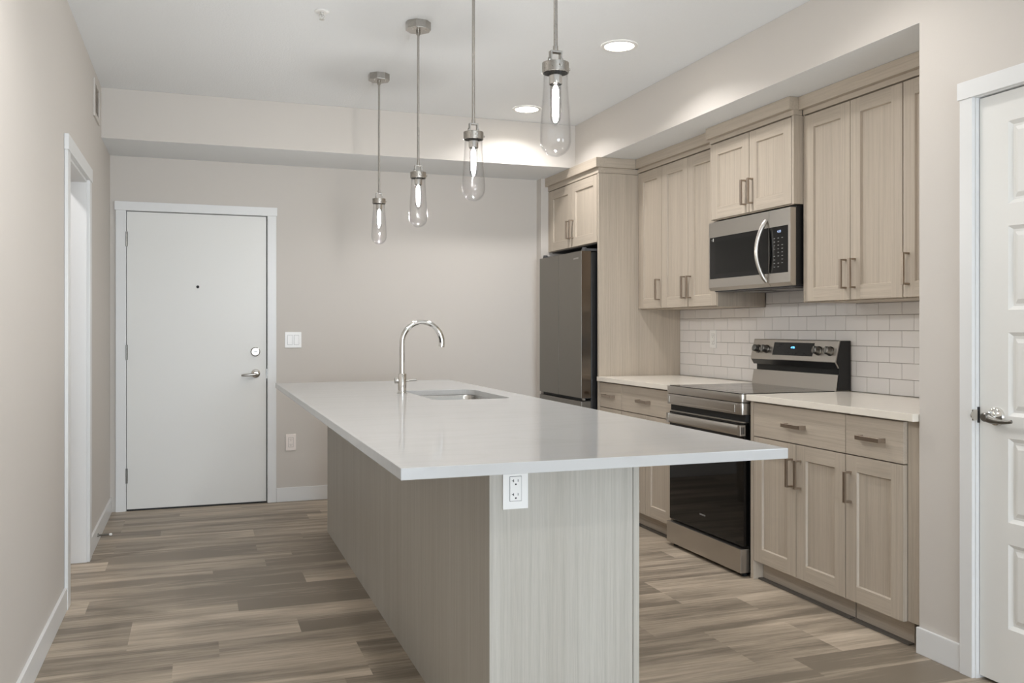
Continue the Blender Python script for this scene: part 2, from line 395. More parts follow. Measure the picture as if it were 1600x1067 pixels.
struct('wall_rear', bm, 'wall')
struct('ceiling', B(-1.9, 5.05, YREAR - T, YB + T, ZC, ZC + 0.1), 'ceil')
bm = NB(); box(bm, XL, XR, YK, YB, ZS, ZC - 0.001)
for f in bm.faces: f.material_index = 1 if abs(f.calc_center_median().z - ZS) < 1e-4 else 0
struct('ceiling_bulkhead', bm, ['wall', 'bulk'])
bm = NB(); box(bm, XR, XBK, YR, YB, ZS, ZC - 0.001)
for f in bm.faces: f.material_index = 1 if abs(f.calc_center_median().z - ZS) < 1e-4 else 0
struct('ceiling_bulkhead', bm, ['wall', 'bulk'])
# the hall past the cased opening
bm = NB(); box(bm, -1.9, -1.88, 3.9, 6.0, 0, ZC); box(bm, -1.9, XL - T, 3.9, 3.92, 0, ZC); box(bm, -1.9, XL - T, 5.9, 5.92, 0, ZC)
struct('wall_hall', bm, 'wall')
# windows behind the camera
def window(name, axis, pos, a0, a1, z0, z1, mull):
    w = thing(name, None, None, (0, 0, 0), kind='structure')
    f = NB()
    def bar(a, b, c, d, dep=0.07):
        if axis == 'Y': box(f, a, b, pos - dep, pos, c, d)
        else: box(f, pos, pos + dep, a, b, c, d)
    bar(a0, a1, z0, z0 + .06); bar(a0, a1, z1 - .06, z1); bar(a0, a0 + .06, z0 + .06, z1 - .06); bar(a1 - .06, a1, z0 + .06, z1 - .06)
    for m_ in mull: bar(m_ - .04, m_ + .04, z0 + .06, z1 - .06)
    obj('frame', f, 'trim', w, 0.004)
    g = NB()
    if axis == 'Y': box(g, a0 + .06, a1 - .06, pos - .04, pos - .034, z0 + .06, z1 - .06)
    else: box(g, pos + .034, pos + .04, a0 + .06, a1 - .06, z0 + .06, z1 - .06)
    obj('pane', g, 'glass', w)
window('window_1', 'Y', YREAR - 0.02, -0.5, 2.5, 0.05, 2.4, (1.0,))
window('window_added', 'X', XLIV + 0.02, -4.4, -2.0, 0.6, 2.3, (-3.2,))  # unseen window added to let the side fill lamp in

# ------------------------------------------------------------ baseboards
HB = 0.10; TB = 0.013
def base(name, *a): struct(name, B(*a), 'trim', 0.003)
base('baseboard_left', XL, XL + TB, YREAR, 4.385, 0, HB)
base('baseboard_left', XL, XL + TB, 5.348, YB, 0, HB)
base('baseboard_back', 0.545, 2.54, YB - TB, YB, 0, HB)
bm = NB(); box(bm, XR - TB, XR, 2.514, YR + 0.004, 0, HB); struct('baseboard_right', bm, 'trim', 0.003)
base('baseboard_right', XR - TB, XR, YLIV, 1.56, 0, HB)

# ------------------------------------------------------------ entrance door
d = thing('door_1', 'flat white entrance door with steel lever and deadbolt in the far wall', None, (0.016, YB, 0), kind='structure')
bm = NB()
SX0, SX1, SZ0, SZ1 = -0.443, 0.475, 0.010, 2.039
yf = YB + 0.004
obj('door_slab', B(SX0, SX1, yf, yf + 0.044, SZ0, SZ1), 'doorw', d, 0.002)
bm = NB(); box(bm, DX0, SX0 - .003, YB - .001, YB + T - .001, 0, DZ); box(bm, SX1 + .006, DX1, YB - .001, YB + T - .001, 0, DZ); box(bm, SX0 - .003, SX1 + .006, YB - .001, YB + T - .001, SZ1 + .004, DZ)
obj('door_jamb', bm, 'trim', d)
bm = NB(); box(bm, SX0 - .003, SX1 + .006, YB + .058, YB + .075, 0, SZ1 + .004); obj('door_stop', bm, 'black_matte', d)
bm = NB(); box(bm, -0.511, -0.450, YB - .016, YB - .001, 0, 2.044); obj('casing', bm, 'trim', d, 0.002)
bm = NB(); box(bm, 0.483, 0.543, YB - .016, YB - .001, 0, 2.044); obj('casing', bm, 'trim', d, 0.002)
bm = NB(); box(bm, -0.518, 0.549, YB - .020, YB - .001, 2.044, 2.104); obj('head_casing', bm, 'trim', d, 0.002)
obj('threshold', B(SX0, SX1, YB - 0.0, YB + 0.06, 0.0, 0.008), 'black_matte', d)
for z in (0.19, 1.03, 1.80):
    bm = NB(); lathe(bm, [(0.0095, z), (0.0095, z + 0.10)], (SX0 - 0.003, YB - 0.006, 0), n=14)
    box(bm, SX0 - .016, SX0 + .001, YB - .004, YB + .002, z + .002, z + .098)
    for q in (z + .02, z + .04, z + .06, z + .08): lathe(bm, [(0.0102, q), (0.0102, q + 0.0015)], (SX0 - 0.003, YB - 0.006, 0), n=14)
    obj('hinge', bm, 'nickel_dark', d, smooth=True)
obj('peephole', lathe(NB(), [(0.010, yf + .002), (0.010, yf - .003), (0.006, yf - .004), (0.004, yf - .001)], (0.013, 0, 1.532), 'Y', 20), 'slot', d, smooth=True)
db = obj('deadbolt', lathe(NB(), [(0.033, yf + .002), (0.033, yf - .006), (0.031, yf - .010), (0.026, yf - .012), (0.0255, yf - .010)], (0.400, 0, 1.077), 'Y', 40), 'nickel', d, smooth=True)
obj('thumbturn', B(0.388, 0.412, yf - .024, yf - .010, 1.073, 1.081), 'nickel_dark', db, 0.002)
def lever(parent, cx, y, cz, sgn, mat, rose_mat):
    """round rose with a tapered lever pointing sgn along X; the plate lies on plane Y = y facing -Y"""
    h = obj('handle', lathe(NB(), [(0.033, y + .002), (0.033, y - .004), (0.029, y - .010), (0.017, y - .014), (0.013, y - .020), (0.013, y - .044)], (cx, 0, cz), 'Y', 36), rose_mat, parent, smooth=True)
    b = NB(); pts = []; rs = []
    for i in range(11):
        t = i / 10; pts.append((cx + sgn * (-.012 + .112 * t), y - .050 - .004 * math.sin(PI * t), cz - .004 - .006 * t)); rs.append(.0115 - .004 * t if i not in (0, 10) else .005)
    tube(b, pts, rs, 14, flat=0.75)
    obj('lever', b, mat, h, smooth=True)
lever(d, 0.402, yf, 0.922, -1, 'nickel', 'chrome')
obj('strike_plate', B(SX1 + .0005, SX1 + .009, YB - .003, YB + .02, 0.885, 0.955), 'nickel_dark', d)

# ------------------------------------------------------------ cased opening in the left wall
d = thing('trim_1', 'white cased doorway opening in the left wall', None, (XL, OY0, 0), kind='structure')
bm = NB(); box(bm, XL - T - .002, XL + .001, OY0, OY0 + .018, 0, OZ - .018); box(bm, XL - T - .002, XL + .001, OY1 - .018, OY1, 0, OZ - .018); box(bm, XL - T - .002, XL + .001, OY0, OY1, OZ - .018, OZ)
obj('jamb', bm, 'trim', d)
for a, b_ in ((OY0 - .077, OY0 + .012), (OY1 - .012, OY1 + .080)):
    obj('casing', B(XL + .001, XL + .016, a, b_, 0, OZ - .004), 'trim', d, 0.002)
obj('head_casing', B(XL + .001, XL + .020, OY0 - .083, OY1 + .086, OZ - .004, OZ + .066), 'trim', d, 0.002)

# ------------------------------------------------------------ pantry door on the right
d = thing('door_2', 'white five-panel pantry door with satin lever at the right edge', None, (XR, 2.05, 0), kind='structure')
PX = XR + 0.012; PY0, PY1 = 1.625, 2.458
bm = NB(); pz = [(1.952, 1.669), (1.593, 1.305), (1.228, 0.941), (0.865, 0.576), (0.502, 0.211)]
st = 0.118
# slab: stiles, rails and five raised panels with sloped sticking
box(bm, PX, PX + .035, PY0, PY0 + st, .013, 2.056); box(bm, PX, PX + .035, PY1 - st, PY1, .013, 2.056)
zs_ = [2.056] + [z for p in pz for z in p] + [.013]
for i in range(0, len(zs_), 2): box(bm, PX, PX + .035, PY0 + st, PY1 - st, zs_[i + 1], zs_[i])
for (zt, zb) in pz:
    ya, yb = PY0 + st, PY1 - st
    box(bm, PX + .012, PX + .03, ya, yb, zb, zt)
    def frus(ins0, x0, ins1, x1):
        q0 = [(x0, ya + ins0, zb + ins0), (x0, yb - ins0, zb + ins0), (x0, yb - ins0, zt - ins0), (x0, ya + ins0, zt - ins0)]
        q1 = [(x1, ya + ins1, zb + ins1), (x1, yb - ins1, zb + ins1), (x1, yb - ins1, zt - ins1), (x1, ya + ins1, zt - ins1)]
        v0 = [bm.verts.new(p) for p in q0]; v1 = [bm.verts.new(p) for p in q1]
        for i in range(4): bm.faces.new((v0[i], v0[(i + 1) % 4], v1[(i + 1) % 4], v1[i]))
        return v1
    frus(0, PX, .013, PX + .010)
    v = frus(.021, PX + .010, .036, PX + .003); bm.faces.new(v)
    v = frus(.013, PX + .010, .021, PX + .010)
obj('door_slab', bm, 'doorw', d, recalc=False)
bm = NB(); box(bm, XR - .002, XR + T, PY1 + .003, CY1 - .001, 0, CZ); box(bm, XR - .002, XR + T, CY0 + .001, PY0 - .003, 0, CZ); box(bm, XR - .002, XR + T, PY0 - .003, PY1 + .003, 2.060, CZ - .001)
obj('door_jamb', bm, 'trim', d)
obj('door_stop', B(XR + .052, XR + .065, PY0 - .003, PY1 + .003, 0.0, 2.060), 'black_matte', d)
obj('casing', B(XR - .017, XR - .002, CY1 - .013, 2.520, 0, 2.062), 'trim', d, 0.002)
obj('casing', B(XR - .017, XR - .002, 1.560, CY0 + .010, 0, 2.062), 'trim', d, 0.002)
obj('head_casing', B(XR - .021, XR - .002, 1.552, 2.528, 2.062, 2.124), 'trim', d, 0.002)
def lever_x(parent, x, cy, cz, sgn):
    h = obj('handle', lathe(NB(), [(0.033, x + .002), (0.033, x - .004), (0.030, x - .010), (0.017, x - .014), (0.012, x - .020), (0.012, x - .046)], (0, cy, cz), 'X', 36), 'chrome', parent, smooth=True)
    b = NB(); pts = []; rs = []
    for i in range(13):
        t = i / 12; pts.append((x - .052, cy + sgn * (-.020 + .125 * t), cz + .006 - .012 * t - .010 * math.sin(PI * t))); rs.append((.0125 + .004 * math.sin(PI * min(1, t * 2)) - .006 * t) if i not in (0, 12) else .006)
    tube(b, pts, rs, 14, flat=0.7); lathe(b, [(0.0155, x - .040), (0.0155, x - .060), (0.012, x - .064)], (0, cy, cz), 'X', 24)
    obj('lever', b, 'nickel_dark', h, smooth=True)
lever_x(d, PX, 2.385, 0.935, -1)
bm = NB(); box(bm, XR - .0185, XR + .003, PY1 + .0005, PY1 + .004, 0.916, 0.954)
lathe(bm, [(0.015, PY1 + .0008), (0.015, PY1 + .0038)], (XR - .012, 0, 0.935), 'Y', 20)
obj('strike_plate', bm, 'chrome', d)
obj('latch', B(XR + .0035, XR + .02, PY1 - .001, PY1 + .004, 0.907, 0.963), 'slot', d)

# ------------------------------------------------------------ cabinets
def shaker(parent, X, y0, y1, z0, z1, fw=0.066, th=0.020, name='door'):
    """five-piece door facing -X at plane X"""
    bm = NB(); g = 0.0021
    y0 += g; y1 -= g
    box(bm, X, X + th, y0, y0 + fw, z0, z1, 0); box(bm, X, X + th, y1 - fw, y1, z0, z1, 0)
    box(bm, X, X + th, y0 + fw, y1 - fw, z0, z0 + fw, 1); box(bm, X, X + th, y0 + fw, y1 - fw, z1 - fw, z1, 1)
    box(bm, X + .010, X + th - .001, y0 + fw - .004, y1 - fw + .004, z0 + fw - .004, z1 - fw + .004, 0)
    # small sloped bead round the recess
    ya, yb, za, zb = y0 + fw, y1 - fw, z0 + fw, z1 - fw; s = .004
    v0 = [bm.verts.new(p) for p in ((X + .0015, ya, za), (X + .0015, yb, za), (X + .0015, yb, zb), (X + .0015, ya, zb))]
    v1 = [bm.verts.new(p) for p in ((X + .0102, ya + s, za + s), (X + .0102, yb - s, za + s), (X + .0102, yb - s, zb - s), (X + .0102, ya + s, zb - s))]
    for i in range(4): bm.faces.new((v0[i], v0[(i + 1) % 4], v1[(i + 1) % 4], v1[i]))
    return obj(name, bm, ['wood_v', 'wood_h'], parent, 0.0)
def pull_v(parent, X, y, z0, z1):
    bm = NB(); w = .0075
    box(bm, X - .036, X - .027, y - w, y + w, z0, z1)
    box(bm, X - .027, X + .001, y - w, y + w, z0, z0 + .008); box(bm, X - .027, X + .001, y - w, y + w, z1 - .008, z1)
    return obj('handle', bm, 'pull', parent, 0.0008, 1)
def pull_h(parent, X, yc, z, L=0.138):
    bm = NB(); w = .009
    box(bm, X - .036, X - .027, yc - L / 2, yc + L / 2, z - w, z + w)
    box(bm, X - .027, X + .001, yc - L / 2, yc - L / 2 + .008, z - w, z + w); box(bm, X - .027, X + .001, yc + L / 2 - .008, yc + L / 2, z - w, z + w)
    return obj('handle', bm, 'pull', parent, 0.0008, 1)

XU = 2.900; UB, UT = 1.372, 2.319
def wall_cabinet(label, y0, y1, doors, X=XU, zb=UB, zt=UT, depth=None, group='wall cabinets over the counter', pulls=(1.430, 1.570), stile=(0, 0)):
    c = thing('wall_cabinet', label, 'cabinet', ((X + XT) / 2, (y0 + y1) / 2, zb), group)
    obj('body', B(X + .0215, XT - .004, y0 + .001, y1 - .001, zb, zt), 'wood_v', c)
    for (a, b_, side) in doors:
        dd = shaker(c, X, a, b_, zb + (.004 if X != XU else .006), zt - .007)
        hy = (a + .031) if side < 0 else (b_ - .031)
        pull_v(dd, X, hy, *pulls)
    for k, (a, b_) in enumerate(stile):
        obj('filler_strip', B(X + .001, X + .0215, a, b_, zb, zt), 'wood_v', c)
    return c
W_G = 'tall shaker wall cabinets above the counters'
wall_cabinet('narrow single-door oak-look wall cabinet against the tall fridge panel', 5.265, 5.600, [(5.265, 5.592, -1)], group=W_G, stile=((5.592, 5.599),))
wall_cabinet('two-door oak-look wall cabinet just left of the microwave', 4.588, 5.264, [(4.930, 5.264, -1), (4.600, 4.930, 1)], group=W_G, stile=((4.589, 4.600),))
wall_cabinet('two-door oak-look wall cabinet just right of the microwave', 3.121, 3.800, [(3.455, 3.790, -1), (3.123, 3.455, 1)], group=W_G, stile=((3.790, 3.799),))
wall_cabinet('single-door oak-look wall cabinet half hidden by the end of the right wall', 2.735, 3.120, [(2.786, 3.120, 1)], group=W_G, stile=((2.736, 2.786),))
XM = 2.845
wall_cabinet('short two-door cabinet directly over the microwave', 3.803, 4.586, [(4.192, 4.574, -1), (3.822, 4.192, 1)], X=XM, zb=1.872, zt=2.319, group='short cabinets over appliances', pulls=(1.918, 2.056), stile=((3.804, 3.821), (4.575, 4.585)))
# bottom light valance lip of wall cabinets is part of the carcass: handled by body height
# over-fridge cabinet
XF = 2.600
c = thing('wall_cabinet', 'two-door cabinet above the refrigerator beside the tall panel', 'cabinet', (2.9, 6.06, 1.835), 'short cabinets over appliances')
obj('body', B(XF + .0215, XT, 5.624, 6.530, 1.835, UT - .012), 'wood_v', c)
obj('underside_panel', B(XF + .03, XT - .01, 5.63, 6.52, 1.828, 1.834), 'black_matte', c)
dd = shaker(c, XF, 6.072, 6.500, 1.838, 2.303); pull_v(dd, XF, 6.072 + .031, 1.900, 2.034)
dd = shaker(c, XF, 5.628, 6.072, 1.838, 2.303); pull_v(dd, XF, 6.072 - .031, 1.900, 2.034)
obj('filler_strip', B(XF + .001, XF + .0215, 6.500, 6.534, 1.835, 2.30), 'wood_v', c)
# tall panel
tag(obj('tall_end_panel', B(2.600, XBK - .002, 5.601, 5.622, 0.0, UT - .012), 'wood_v', None, 0.0008), 'tall oak-look panel standing between the refrigerator and the counter', 'panel')
# crown
def crown(label, pieces):
    t = thing('crown_moulding', label, 'moulding', (pieces[0][0], (pieces[0][1] + pieces[0][2]) / 2, 2.305), 'crown moulding above the cabinets')
    return t
ZF, ZCR = 2.346, 2.4105
def crown_run(label, X, y0, y1, zf0, ret=None, back=None, fe=0):
    """frieze strip with a thicker board over it; ret = (xback) adds a return on the near end"""
    t = thing('crown_moulding', label, 'moulding', (X, (y0 + y1) / 2, zf0), 'crown moulding above the cabinets')
    xb = back if back else X + .05
    obj('frieze', B(X - .002, xb, y0, y1 + fe, zf0, ZF - .0005), 'wood_crown', t, 0.0008)
    obj('crown_board', B(X - .028, xb, y0 - (.02 if ret else 0), y1, ZF, ZCR), 'wood_crown', t, 0.0008)
    if ret:
        obj('frieze_return', B(X + .05, 2.899, y0, y0 + .018, zf0, ZF - .0005), 'wood_crown_x', t, 0.0005)
        obj('crown_return', B(X + .05, ret, y0 - .02, y0 + .018, ZF, ZCR), 'wood_crown_x', t, 0.0005)
    return t
crown_run('deep crown moulding stepping out over the refrigerator cabinet', XF, 5.601, 6.533, UT - .010, ret=2.8715, back=2.650)
crown_run('crown moulding over the cabinets left of the microwave', XU, 4.590, 5.5795, UT + .001, fe=.021)
crown_run('crown moulding stepping out over the microwave cabinet', XM, 3.802, 4.588, UT + .001)
crown_run('crown moulding over the cabinets right of the microwave', XU, 2.736, 3.8015, UT + .001)

# base cabinets
XD = 2.605; ZT = 0.883; ZD = 0.709; ZB0 = 0.096
def base_cabinet(label, y0, y1, doors, drawer, gable=None, filler=None):
    c = thing('base_cabinet', label, 'cabinet', ((XD + XT) / 2, (y0 + y1) / 2, 0), 'base cabinets along the wall')
    obj('body', B(XD + .0215, XBK - .004, y0 + .001, y1 - .001, ZB0 + .004, ZT - .001), 'wood_v', c)
    obj('toe_kick', B(2.662, 2.678, y0 + .002, y1 - .002, 0.0, ZB0 + .003), 'wood_h', c)
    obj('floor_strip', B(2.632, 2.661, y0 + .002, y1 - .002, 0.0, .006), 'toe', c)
    a, b_ = drawer
    dr = obj('drawer', B(XD, XD + .020, a + .0015, b_ - .0015, ZD + .003, ZT - .007), 'wood_h', c, 0.0006)
    pull_h(dr, XD, (a + b_) / 2, 0.792)
    for (a, b_, side) in doors:
        dd = shaker(c, XD, a, b_, ZB0, ZD - .002)
        pull_v(dd, XD, (a + .031) if side < 0 else (b_ - .031), .508, .640)
    if gable: obj('side_panel', B(XD + .001, XBK - .004, gable[0], gable[1], 0, ZT - .001), 'wood_v', c, 0.0006)
    if filler: obj('filler_strip', B(XD + .022, XD + .042, filler[0], filler[1], ZB0 + .002, ZT - .001), 'wood_v', c)
    return c
base_cabinet('base cabinet with a wide drawer over two doors, right of the range', 3.136, 3.800, [(3.465, 3.799, -1), (3.133, 3.465, 1)], (3.133, 3.799), gable=(3.802, 3.826))
base_cabinet('base cabinet with one drawer over one door beside the right wall', 2.801, 3.132, [(2.800, 3.132, 1)], (2.800, 3.132), filler=(2.736, 2.800))
base_cabinet('base cabinet with a wide drawer over two doors, left of the range', 4.615, 5.262, [(4.936, 5.262, -1), (4.616, 4.936, 1)], (4.616, 5.262))
base_cabinet('base cabinet with one narrow drawer next to the tall panel', 5.264, 5.598, [(5.266, 5.596, -1)], (5.264, 5.596))

# counters
XC = 2.585
tag(obj('countertop', B(XC, XT - .001, 4.606, 5.6005, .884, .914), 'quartz2', None, 0.0025), 'short white quartz countertop between the range and the tall panel', 'countertop')
tag(obj('countertop', B(XC, XT - .001, 2.7325, 3.834, .884, .914), 'quartz2', None, 0.0025), 'white quartz countertop between the range and the right wall', 'countertop')

# ------------------------------------------------------------ tile backsplash: every tile its own raised face
def backsplash():
    ph, py = .079, .1592; g = .0012; z0 = .9145
    oy, oz0, oz1 = (5.131, 5.194), 1.116, 1.234
    bm = NB()
    for r in range(8):
        za = z0 + r * ph; zb = za + ph; ys = 3.724 if r % 2 == 0 else 3.802
        za_, zb_ = za + g, zb - g
        top = 1.372 if True else 9
        n = int((ys - 2.73) / py) + 2
        k = -n
        while ys + k * py < 5.6005:
            a, b_ = ys + k * py + g, ys + (k + 1) * py - g; k += 1
            a = max(a, 2.732); b_ = min(b_, 5.5995)
            if b_ - a < .004: continue
            zt = zb_
            if not (a < 4.59 and b_ > 3.80): zt = min(zb_, 1.3705)      # under the wall cabinets
            else: zt = min(zb_, 1.50)
            if zt - za_ < .004: continue
            seg = [(a, b_, za_, zt)]
            if a < 3.80 < b_ and zb_ > 1.3705: seg = [(3.801, b_, za_, zt), (a, 3.801, za_, 1.3705)]
            if a < 4.587 < b_ and zb_ > 1.3705: seg = [(a, 4.585, za_, zt), (4.585, b_, za_, 1.3705)]
            for (a2, b2, c2, d2) in seg:
                if b2 - a2 < .004 or d2 - c2 < .004: continue
                e = .0016
                v = [(XT + .006, a2, c2), (XT + .006, b2, c2), (XT + .006, b2, d2), (XT + .006, a2, d2)]
                w = [(XT + .0008, a2, c2), (XT + .0008, b2, c2), (XT + .0008, b2, d2), (XT + .0008, a2, d2)]
                u = [(XT, a2 + e, c2 + e), (XT, b2 - e, c2 + e), (XT, b2 - e, d2 - e), (XT, a2 + e, d2 - e)]
                V, W_, U = ([bm.verts.new(p) for p in q] for q in (v, w, u))
                for P, Q in ((V, W_), (W_, U)):
                    for i in range(4): bm.faces.new((P[i], P[(i + 1) % 4], Q[(i + 1) % 4], Q[i]))
                bm.faces.new(U)
    t = thing('tile_backsplash', 'white brick-pattern tile backsplash between counter and wall cabinets', 'backsplash', (XT, 4.16, .9145))
    obj('tiles', bm, 'tile', t)
    gm = NB(); box(gm, XT + .0022, XBK - .001, 2.7305, 5.600, .9145, 1.3705); box(gm, XT + .0022, XBK - .001, 3.803, 4.584, 1.3705, 1.50)
    obj('grout', gm, 'grout', t)
backsplash()

# ------------------------------------------------------------ outlets and switches
def decora_outlet(label, org, right, up, out, mats=('plastic', 'plastic', 'slot'), t20=False, w=.0715, h=.117, gang=1, switch=False, cat='outlet'):
    """wall plate; right/up/out are unit vectors"""
    R_, U_, O_ = Vector(right), Vector(up), Vector(out); org = Vector(org)
    t = thing('light_switch' if switch else 'power_outlet', label, cat, org)
    def bx(bm, u0, u1, v0, v1, d0, d1):
        ps = [org + R_ * u + U_ * v + O_ * dd for dd in (d0, d1) for v in (v0, v1) for u in (u0, u1)]
        vs_ = [bm.verts.new(p) for p in ps]
        for q in ((0, 1, 3, 2), (4, 5, 7, 6), (0, 1, 5, 4), (2, 3, 7, 6), (0, 2, 6, 4), (1, 3, 7, 5)): bm.faces.new([vs_[i] for i in q])
        return bm
    W2 = w / 2 + (gang - 1) * .023
    obj('wall_plate', bx(NB(), -W2, W2, -h / 2, h / 2, .0005, .006), mats[0], t, 0.0015)
    for gi in range(gang):
        cx = (gi - (gang - 1) / 2) * .046
        gp = bx(NB(), cx - .0175, cx + .0175, -.0345, .0345, .0058, .0064)
        obj('gap', gp, 'slot', t)
        if switch:
            rk = NB(); bx(rk, cx - .0165, cx + .0165, -.0335, .0335, .006, .0078); obj('rocker', rk, mats[1], t, 0.001)
        else:
            fc = NB(); bx(fc, cx - .0165, cx + .0165, -.0335, .0335, .006, .0074); rc = obj('receptacle', fc, mats[1], t, 0.0004)
            for s in (1, -1):
                sl = NB()
                vz = s * .019 + .003
                bx(sl, cx - .0072, cx - .0054, vz - .0035, vz + .0042, .0073, .0077)
                if t20: bx(sl, cx - .0115, cx - .0070, vz - .0005, vz + .0013, .0073, .0077)
                bx(sl, cx + .0056, cx + .0072, vz - .003, vz + .0038, .0073, .0077)
                bx(sl, cx - .0022, cx + .0022, vz - .0118, vz - .0076, .0073, .0077)
                obj('slot', sl, mats[2], rc)
    for s in (1, -1):
        for gi in range(gang):
            sc_ = NB(); cx = (gi - (gang - 1) / 2) * .046; bx(sc_, cx - .0022, cx + .0022, s * .048 - .0022, s * .048 + .0022, .0059, .0064)
            obj('screw', sc_, 'plastic', t)
    return t
decora_outlet('white duplex outlet on the island end under the countertop', (.833, 2.3425, .805 - .006), (1, 0, 0), (0, 0, 1), (0, -1, 0), t20=True, w=.0735, h=.112)
decora_outlet('pale outlet low on the far wall between door and island', (.6455, YB, .424), (1, 0, 0), (0, 0, 1), (0, -1, 0), mats=('plastic_warm', 'plastic_warm', 'slot'))
decora_outlet('white double rocker switch on the far wall beside the entrance door', (.6615, YB, 1.160), (1, 0, 0), (0, 0, 1), (0, -1, 0), gang=2, switch=True, w=.069, h=.113, cat='switch')
decora_outlet('white outlet set into the tile backsplash left of the range', (XT, 5.162, 1.172), (0, -1, 0), (0, 0, 1), (-1, 0, 0))

# ------------------------------------------------------------ range
r = thing('electric_range', 'freestanding stainless electric range with black glass oven door', 'range', (2.88, 4.217, 0))
RY0, RY1 = 3.842, 4.594; RX = 2.560
obj('body', B(2.612, 3.222, RY0 + .002, RY1 - .002, .03, .868), 'black', r, 0.003)
# cooktop frame with round front corners
def rrect_xy(x0, x1, y0, y1, rad_front, n=7):
    pts = []
    for cx, cy, a0 in ((x0 + rad_front, y0 + rad_front, PI), (x0 + rad_front, y1 - rad_front, PI / 2)):
        arc = [(cx + rad_front * math.cos(a0 + (PI / 2) * i / n * 1), cy + rad_front * math.sin(a0 + (PI / 2) * i / n)) for i in range(n + 1)]
        pts.append(arc)
    a, b_ = pts
    return a[::1] + [(x1, y0), (x1, y1)] + b_[::1]
def outline(x0, x1, y0, y1, rad, n=7):
    p = []
    for i in range(n + 1):
        t = PI / 2 * i / n; p.append((x0 + rad - rad * math.cos(t), y0 + rad - rad * math.sin(t)))
    p += [(x1, y0), (x1, y1)]
    for i in range(n + 1):
        t = PI / 2 * (1 - i / n); p.append((x0 + rad - rad * math.cos(t), y1 - rad + rad * math.sin(t)))
    return p
obj('cooktop_frame', prism(NB(), outline(RX, 3.16, RY0, RY1, .018), 'Z', .872, .9125), 'steel', r, 0.0015, smooth=True)
gt = obj('cooktop_glass', prism(NB(), outline(RX + .012, 3.150, RY0 + .010, RY1 - .010, .016), 'Z', .9126, .9165), 'cooktop', r, 0.001)
for (cx, cy, rr) in ((2.72, 4.03, .105), (2.72, 4.41, .085), (2.99, 4.03, .075), (2.99, 4.41, .10)):
    bm = NB(); lathe(bm, [(rr - .0012, .9166), (rr, .9169), (rr + .0006, .9166), (rr - .0012, .9166)], (cx, cy, 0), n=48, cap0=False, cap1=False)
    obj('burner_ring', bm, 'print', gt)
# upper front panel with embossed frame
bm = NB(); prism(bm, outline(RX + .002, 2.62, RY0 + .001, RY1 - .001, .016), 'Z', .810, .868)
fp = obj('front_panel', bm, 'steel', r, 0.001, smooth=True)
bm = NB(); za, zb = .820, .859; ya, yb = RY0 + .055, RY1 - .030
for (a, b_, c0, c1) in ((ya, yb, za, za + .003), (ya, yb, zb - .003, zb), (ya, ya + .004, za, zb), (yb - .004, yb, za, zb)): box(bm, RX - .0005, RX + .003, a, b_, c0, c1)
obj('embossed_frame', bm, 'steel', fp, 0.0008)
# vent slot between panel and door
obj('vent_slot', B(2.590, 2.613, RY0 + .004, RY1 - .004, .770, .812), 'black_matte', r)
# oven door: steel cap, glass, window
dd = obj('oven_door', B(2.580, 2.611, RY0 + .004, RY1 - .004, .150, .768), 'blackglass', r, 0.003)
obj('door_top_rail', B(2.578, RX + .050, RY0 + .004, RY1 - .004, .7685, .774), 'steel', dd, 0.001)
bm = NB(); z0, z1 = .705, .757
pr = [(RX + .004, z0), (RX + .016, z0 + .001), (RX + .018, z0 + .012), (RX + .018, z1 - .010), (RX + .013, z1), (RX + .003, z1 - .001), (RX - .002, z1 - .012), (RX - .002, z0 + .008)]
prism(bm, pr, 'Y', RY0 + .026, RY1 - .026)
hd = obj('handle', bm, 'steel', dd, 0.0015, smooth=True)
for yy in (RY0 + .003, RY1 - .027):
    bm = NB(); box(bm, RX - .003, 2.589, yy, yy + .024, z0 - .001, z1 + .001)
    hb = obj('handle_bracket', bm, 'steel', dd, 0.002)
    if yy < 4:
        for k in (0, 1): obj('bracket_slot', B(RX + .005 + .011 * k, RX + .011 + .011 * k, yy - .0004, yy + .0006, z0 + .008, z1 - .008), 'black_matte', hb)
obj('logo', B(2.5793, 2.5802, 4.205, 4.262, .232, .240), 'print', dd)
dw = obj('storage_drawer', B(RX + .002, 2.62, RY0 + .004, RY1 - .002, .020, .139), 'steel', r, 0.003)
for yy in (RY0 + .03, RY1 - .05):
    for xx in (2.60, 3.12): obj('foot', lathe(NB(), [(.016, 0), (.018, .006), (.012, .012), (.012, .031)], (xx, yy, 0), n=16), 'black_matte', r, smooth=True)
# backguard
yA, yB_ = RY0 - .004, RY1 - .004
obj('lower_backguard', prism(NB(), [(3.134, .9127), (3.148, 1.000), (3.222, 1.000), (3.222, .9127)], 'Y', yA + .004, yB_), 'steel', r, 0.001)
obj('backguard_vent', B(3.168, 3.222, yA + .002, yB_ - .004, .999, 1.036), 'black_matte', r)
cp = obj('control_panel', prism(NB(), [(3.126, 1.066), (3.146, 1.034), (3.222, 1.034), (3.222, 1.178), (3.157, 1.180), (3.152, 1.176)], 'Y', yA, yB_), 'steel', r, 0.001)
obj('underside_strip', prism(NB(), [(3.1277, 1.0625), (3.1450, 1.0335), (3.150, 1.0335), (3.135, 1.062)], 'Y', yA + .006, yB_ - .006), 'black', cp)
obj('side_cap', prism(NB(), [(3.134, 1.066), (3.152, 1.036), (3.150, .9995), (3.142, .918), (3.222, .918), (3.222, 1.177), (3.160, 1.177)], 'Y', yA - .003, yA + .0005), 'black', r)
sl = (3.152 - 3.126) / (1.176 - 1.066)
def px(z): return 3.126 + (z - 1.066) * sl
tilt = math.atan(sl)
bm = NB(); prism(bm, [(px(1.091) - .0012, 1.091), (px(1.163) - .0012, 1.163), (px(1.163) + .002, 1.163), (px(1.091) + .002, 1.091)], 'Y', 4.029, 4.384)
